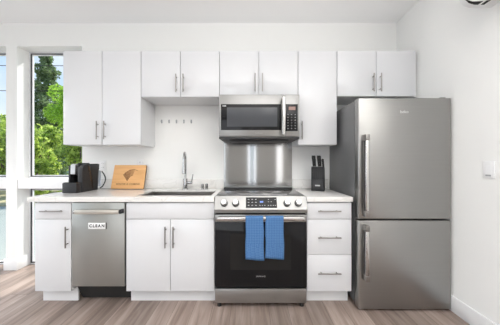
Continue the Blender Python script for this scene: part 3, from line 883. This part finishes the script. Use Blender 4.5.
# plain stand-in emblem: a fan of curved strokes
bm = newbm()
def stroke(b, pts, w0, w1, y=-0.0007):
    pts = [Vector((p[0], 0, p[1])) for p in pts]
    L_, R_ = [], []
    for i, p in enumerate(pts):
        d = (pts[min(i+1, len(pts)-1)] - pts[max(i-1, 0)]).normalized()
        nn = Vector((-d.z, 0, d.x)); w = w0 + (w1 - w0)*i/(len(pts)-1)
        L_.append(b.verts.new((p.x + nn.x*w, y, p.z + nn.z*w))); R_.append(b.verts.new((p.x - nn.x*w, y, p.z - nn.z*w)))
    for i in range(len(pts)-1): b.faces.new((L_[i], L_[i+1], R_[i+1], R_[i]))
for k in range(7):
    f_ = k/6
    ax, az = -0.062 + 0.047*f_, 0.148 - 0.062*f_
    ex, ez = 0.055 - 0.012*f_, 0.205 - 0.060*f_
    mx_, mz_ = (ax + ex)/2 - 0.006*(1 - f_), (az + ez)/2 + 0.020
    stroke(bm, [(ax, az), ((ax + mx_)/2, (az + mz_)/2 + .005), (mx_, mz_), ((mx_ + ex)/2, (mz_ + ez)/2 + .003), (ex, ez)], 0.0048, 0.0018)
stroke(bm, [(-0.050, 0.170), (0.0, 0.205), (0.045, 0.214), (0.085, 0.200)], 0.003, 0.002)
obj('engraved_emblem', bm, M['burn'], t, smooth=0)
bm = newbm(); front_text(bm, 'WINTER IS COMING', 0.0255, 0.0, -0.0005, 0.050, depth=0.0004, spacing=1.12, bold=0.0004); obj('engraved_lettering', bm, M['burn'], t)

# ------------------------------------------------------------------ knife block
t = thing('knife_block', 'black wooden knife block on the counter beside the fridge', 'knife block', (0.695, -0.215, QZ1 + 0.0005), rz=R(-22), local=True)
bm = newbm(); prism(bm, [(-0.050, 0.0), (0.075, 0.0), (0.040, 0.225), (-0.028, 0.245), (-0.050, 0.225)], 'x', -0.063, 0.063, 0.003); kb = obj('block', bm, M['dark'], t)
bm = newbm(); box(bm, -0.058, 0.058, -0.068, -0.0505, 0.002, 0.118, 0.003); obj('front_panel', bm, M['dark'], t)
bm = newbm(); box(bm, -0.024, 0.024, -0.0692, -0.0684, 0.051, 0.063); obj('maker_plate', bm, M['print_grey'], t)
for k in range(6):
    bm = newbm(); box(bm, -0.052 + k*.0196, -0.045 + k*.0196, -0.0522, -0.0504, 0.125, 0.222); obj('knife_slot', bm, M['rubber'], t)
KB = Matrix.Translation(t.location) @ Matrix.Rotation(R(-22), 4, 'Z')
def knife(lx, ly, h0, hlen, w, label):
    p = KB @ Vector((lx, ly, h0))
    k = thing('kitchen_knife', label, 'knife', p, 'knives in the block', rz=R(-22), local=True)
    b = newbm()
    tl = 0.02
    prof = [(-w/2, 0), (w/2, 0), (w/2 + .001, hlen*.35), (w/2 - .002, hlen*.6), (w/2 + .003, hlen*.92), (w/2 - .003, hlen), (-w/2 + .002, hlen), (-w/2 - .001, hlen*.8)]
    prism(b, [(y - z*0.10, z) for y, z in prof], 'y', -0.0105, 0.0105, 0.004)
    obj('grip', b, M['grip'], k)
    for z in (hlen*.25, hlen*.5, hlen*.75):
        b = newbm(); cyl(b, (-z*.10, -0.0112, z), (-z*.10, 0.0112, z), 0.0017, n=10); obj('rivet', b, M['nickel'], k)
    b = newbm(); box(b, -w/2 - .001, w/2 + .001, -0.0075, 0.0075, -0.004, -0.0004); obj('bolster', b, M['nickel'], k)
    return k
knife(-0.034, -0.020, 0.2485, 0.108, 0.034, 'black-handled knife standing in the block, farthest from the fridge')
knife(0.018, -0.018, 0.2475, 0.108, 0.036, 'black-handled knife in the middle of the block top')
knife(0.050, 0.008, 0.2425, 0.080, 0.020, 'shorter black-handled knife in the block, nearest the fridge')

# ------------------------------------------------------------------ wall hooks, outlets, switch
hook_labels = ['small grey wall hook above sink, farthest from the microwave', 'small grey wall hook above sink, second from the tall cabinet',
               'small grey wall hook above sink, middle of the five', 'small grey wall hook above sink, second from the microwave', 'small grey wall hook above sink, nearest the microwave']
for k in range(5):
    x = -0.985 + k*0.0825; z = 1.658
    b = newbm(); box(b, x - .008, x + .008, -0.0045, -0.0006, z - .020, z + .020, 0.0015)
    tube(b, [(x, -0.0045, z - .004), (x, -0.015, z - .008), (x, -0.024, z - .004), (x, -0.026, z + .006)], 0.0035, n=8)
    tag(obj('wall_hook', b, M['grey'], origin=(x, -0.003, z)), hook_labels[k], 'hook', 'wall hooks above the sink')
def outlet(x, z, label):
    t = thing('wall_outlet', label, 'outlet', (x, -0.001, z - .057), 'wall outlets above the counter')
    b = newbm(); box(b, x - .036, x + .036, -0.006, -0.0006, z - .057, z + .057, 0.002); obj('cover_plate', b, M['white_plastic'], t)
    b = newbm()
    for dz in (-.022, .022):
        box(b, x - .017, x + .017, -0.0085, -0.0062, z + dz - .016, z + dz + .016, 0.002)
    s_ = obj('socket', b, M['trim'], t)
    b = newbm()
    for dz in (-.022, .022):
        box(b, x - .009, x - .006, -0.0089, -0.0086, z + dz - .002, z + dz + .009); box(b, x + .006, x + .009, -0.0089, -0.0086, z + dz - .002, z + dz + .009)
    obj('slots', b, M['dark'], s_)
outlet(-1.640, 1.165, 'white wall outlet behind the coffee machine')
outlet(-1.225, 1.178, 'white wall outlet just above the cutting board')
t = thing('light_switch', 'white rocker light switch on the wall beside the fridge', 'light switch', (RX - .001, -0.963, 1.095))
b = newbm(); box(b, RX - .007, RX - .0006, -0.963 - .037, -0.963 + .037, 1.092, 1.210, 0.002); obj('cover_plate', b, M['white_plastic'], t)
b = newbm(); prism(b, [(RX - .0072, 1.118), (RX - .0105, 1.118), (RX - .0072, 1.184)], 'y', -0.963 - .017, -0.963 + .017); obj('rocker', b, M['trim'], t)
b = newbm(); box(b, RX - .0112, RX - .0072, -0.963 - .016, -0.963 + .016, 1.106, 1.1165); obj('dimmer_slide', b, M['grey'], t)

# ------------------------------------------------------------------ air conditioner on the right wall
t = thing('air_conditioner', 'white split air conditioner high on the right wall', 'air conditioner', (RX - .1, -1.36, 2.25))
ay0, ay1 = -1.80, -0.965
def ac_prof():
    X = RX - 0.001
    return [(X, 2.252), (X - .145, 2.252), (X - .180, 2.262), (X - .205, 2.285), (X - .218, 2.32), (X - .222, 2.36), (X - .220, 2.50), (X - .205, 2.525), (X - .17, 2.535), (X, 2.535)]
b = newbm(); prism(b, ac_prof(), 'y', ay0, ay1, 0.008); obj('housing', b, M['ac'], t)
XA = RX - 0.001
b = newbm()
prism(b, [(XA - .080, 2.2515), (XA - .145, 2.2515), (XA - .180, 2.2615), (XA - .206, 2.2845), (XA - .2085, 2.2825), (XA - .1815, 2.2585), (XA - .1455, 2.2485), (XA - .080, 2.2485)], 'y', ay0 + .06, ay1 - .040)
obj('air_outlet', b, M['rubber'], t)
curve = [(XA - .082, 2.2465), (XA - .1455, 2.2465), (XA - .182, 2.2565), (XA - .210, 2.2815)]
for k in range(9):
    y = ay1 - .052 - k*.075
    b = newbm(); tube(b, [(x, y - .016*(3 - q), z) for q, (x, z) in enumerate(curve)], 0.0055, n=8)
    obj('louvre_vane', b, M['white_plastic'], t)
b = newbm(); box(b, XA - .132, XA - .120, ay0 + .055, ay1 - .045, 2.238, 2.2405); obj('louvre_flap', b, M['white_plastic'], t)

# ------------------------------------------------------------------ ceiling downlights
spots = [(-1.60, -2.45), (0.55, -3.1), (-1.60, -4.6), (0.55, -4.6), (-3.4, -2.45), (-3.4, -4.6)]
where = ['above the sink side of the kitchen', 'above the range side of the kitchen', 'near the patio glazing', 'near the tall rear window', 'nearest the left windows', 'in the rear left corner']
for (x, y), w_ in zip(spots, where):
    t = thing('ceiling_downlight', 'round white ceiling downlight ' + w_, 'ceiling light', (x, y, CEIL), 'ceiling downlights')
    b = newbm()
    n = 36
    r0, r1 = 0.125, 0.105
    A = [[b.verts.new((x + r*math.cos(2*math.pi*k/n), y + r*math.sin(2*math.pi*k/n), z)) for k in range(n)] for r, z in ((r0, CEIL - .0006), (r0 - .004, CEIL - .012), (r1, CEIL - .012), (r1, CEIL - .0006))]
    for a, c in zip(A, A[1:] + A[:1]):
        for k in range(n): b.faces.new((a[k], a[(k+1)%n], c[(k+1)%n], c[k]))
    obj('trim_ring', b, M['white_plastic'], t)
    b = newbm(); cyl(b, (x, y, CEIL - .009), (x, y, CEIL - .002), r1 - .001, n=n); obj('diffuser', b, M['lamp'], t)

# ------------------------------------------------------------------ outdoors
bm = newbm(); box(bm, -45, 15, 0.31, 4.2, -0.3, -0.12)
struct('road', bm, M['road'], 'blue grey paved road outside the windows', 'road')
bm = newbm(); box(bm, -60, 20, 4.2, 45, -0.3, -0.09)
struct('ground', bm, M['dry_grass'], 'dry grassy ground beyond the road', 'ground')

def leaf_mesh(name, pts, size, mat, parent, rnd, flat=0.0):
    vs, fs = [], []
    for (p, s) in pts:
        a = rnd.uniform(0, 2*math.pi)
        n = Vector((rnd.gauss(0, 1), rnd.gauss(0, 1), rnd.gauss(0, 1) + flat)).normalized()
        u = n.orthogonal().normalized(); v = n.cross(u)
        u, v = u*math.cos(a) + v*math.sin(a), v*math.cos(a) - u*math.sin(a)
        L, w = size*s*rnd.uniform(.7, 1.3), size*s*0.5
        i = len(vs)
        p = Vector(p)
        vs += [p - u*L*.5, p + v*w*.5 + n*w*.12, p + u*L*.5, p - v*w*.5 + n*w*.12]
        fs.append((i, i+1, i+2, i+3))
    me = bpy.data.meshes.new(name); me.from_pydata([tuple(v) for v in vs], [], fs); me.materials.append(mat)
    o = bpy.data.objects.new(name, me); COL.objects.link(o); o.parent = parent
    return o
def shrub(x, y, h, r, label, mat, seed, n=2400, cat='shrub', group='shrubs across the road', clear=0.0):
    rnd = random.Random(seed)
    t = thing('leafy_shrub', label, cat, (x, y, -0.09), group, local=True)
    lumps = [(Vector((rnd.uniform(-.6, .6)*r, rnd.uniform(-.5, .5)*r, h*rnd.uniform(.08, .82))), r*rnd.uniform(.35, .6)) for _ in range(14)]
    pts = []
    for _ in range(n):
        c, q = rnd.choice(lumps)
        d = Vector((rnd.gauss(0, 1), rnd.gauss(0, 1), rnd.gauss(0, 1))).normalized()*q*rnd.uniform(.6, 1.05)
        p = c + d
        if p.z < 0.05 + clear: p.z = 0.05 + clear + rnd.uniform(0, .3)
        pts.append((p, 1.0))
    leaf_mesh('foliage', pts, 0.21, mat, t, rnd, 0.5)
    b = newbm()
    for k in range(5):
        a = rnd.uniform(0, 6.28)
        tip = Vector((math.cos(a)*r*.45, math.sin(a)*r*.4, h*.75))
        tube(b, [(0.03*math.cos(a), 0.03*math.sin(a), 0), tip*.5 + Vector((0, 0, .1)), tip], 0.03, n=7, rads=[.035, .022, .01])
    obj('branches', b, M['bark'], t)
    return t
sh = [(-10.4, 6.2, 3.5, 0.78), (-8.5, 6.2, 2.9, 0.78), (-6.6, 6.2, 3.0, 0.78), (-4.7, 6.2, 3.0, 0.78), (-12.3, 6.2, 3.2, 0.78), (-7.9, 8.3, 3.3, 0.8), (-9.9, 8.3, 3.5, 0.8), (-11.9, 8.3, 3.5, 0.8), (-5.9, 8.3, 3.3, 0.8)]
sl = ['tall leafy green shrub outside, seen at the far left window edge', 'leafy green shrub outside, seen just right of the pier', 'leafy green shrub outside, seen beside the wall cabinet and coffee machine',
      'leafy green shrub outside, farthest to the right in the front row', 'leafy green shrub outside, farthest to the left in the front row', 'leafy green shrub behind the front row, below the lime tree',
      'leafy green shrub behind the front row, below the conifer', 'leafy green shrub behind the front row, toward the far left window', 'leafy green shrub behind the front row, farthest right']
for k, (x, y, h, r) in enumerate(sh):
    shrub(x, y, h, r, sl[k], M['leaf'], 20 + k)
# lime tree
def round_tree(x, y, h, r, label, mat, seed, n=5000):
    rnd = random.Random(seed)
    t = thing('leafy_tree', label, 'tree', (x, y, -0.09), local=True)
    lumps = [(Vector((rnd.uniform(-.55, .55)*r, rnd.uniform(-.55, .55)*r, h - r + rnd.uniform(-.9, .55)*r)), r*rnd.uniform(.32, .5)) for _ in range(16)]
    pts = []
    for _ in range(n):
        c, q = rnd.choice(lumps)
        pts.append((c + Vector((rnd.gauss(0, 1), rnd.gauss(0, 1), rnd.gauss(0, 1))).normalized()*q*rnd.uniform(.6, 1.05), 1.0))
    leaf_mesh('foliage', pts, 0.16, mat, t, rnd, 0.6)
    b = newbm(); tube(b, [(0, 0, 0), (.05, 0, h*.4), (0, .05, h*.8)], .1, n=9, rads=[.13, .09, .03]); obj('trunk', b, M['bark'], t)
    return t
round_tree(-10.55, 10.6, 5.75, 1.12, 'bright lime green round tree outside the tall window', M['leaf_lime'], 5)
# conifer
def conifer(x, y, h, r, label, seed, n=9000):
    rnd = random.Random(seed)
    t = thing('conifer_tree', label, 'tree', (x, y, -0.09), local=True)
    pts = []
    for _ in range(n):
        f_ = rnd.random()**0.75
        z = h*(1 - f_)*0.97 + 0.3
        rr = r*f_**0.65*(0.72 + 0.28*math.sin(z*5.5)) * math.sqrt(rnd.uniform(.25, 1.0)) + .04
        a = rnd.uniform(0, 2*math.pi)
        rr *= 0.82 + 0.25*math.sin(a*5 + z*3)
        pts.append(((rr*math.cos(a), rr*math.sin(a), z - rr*.25), 1.0))
    leaf_mesh('needles', pts, 0.30, M['leaf_dark'], t, rnd, 0.9)
    b = newbm(); tube(b, [(0, 0, 0), (0, 0, h*.5), (0, 0, h*.97)], .1, n=9, rads=[.2, .11, .02]); obj('trunk', b, M['bark'], t)
    return t
conifer(-15.3, 14.2, 9.7, 2.9, 'tall dark green conifer outside the tall window', 3)
# house
t = thing('house', 'pale teal bungalow with grey roof beyond the shrubs', 'house', (-22.5, 19, -0.09))
b = newbm(); box(b, -27.5, -17.6, 17, 22, -0.09, 3.6); obj('walls', b, M['siding'], t)
b = newbm(); prism(b, [(16.5, 3.55), (22.5, 3.55), (19.5, 5.6)], 'x', -28, -17.1); obj('roof', b, M['shingle'], t)
for x in (-25.5, -22.5, -19.6):
    b = newbm(); frame(b, x - .6, x + .6, 1.2, 2.6, 16.94, 16.999, 0.08); w_ = obj('house_window', b, M['frame'], t)
    b = newbm(); box(b, x - .52, x + .52, 16.96, 16.985, 1.28, 2.52); obj('pane', b, M['black_glass'], w_)
# power lines with poles out of sight
t = thing('power_line', 'overhead power lines crossing the sky outside', 'power line', (-10, 7.4, -0.09))
for z, n_ in ((4.42, 'cable'), (5.55, 'cable')):
    b = newbm()
    tube(b, [(-26 + k*2.0, 7.5, z + 0.25*((k - 9)/9)**2) for k in range(19)], 0.014, n=6); obj(n_, b, M['rubber'], t)
for x in (-26, 10):
    b = newbm(); cyl(b, (x, 7.5, -0.09), (x, 7.5, 6.4), .14, .11, n=12); obj('pole', b, M['pole_wood'], t)
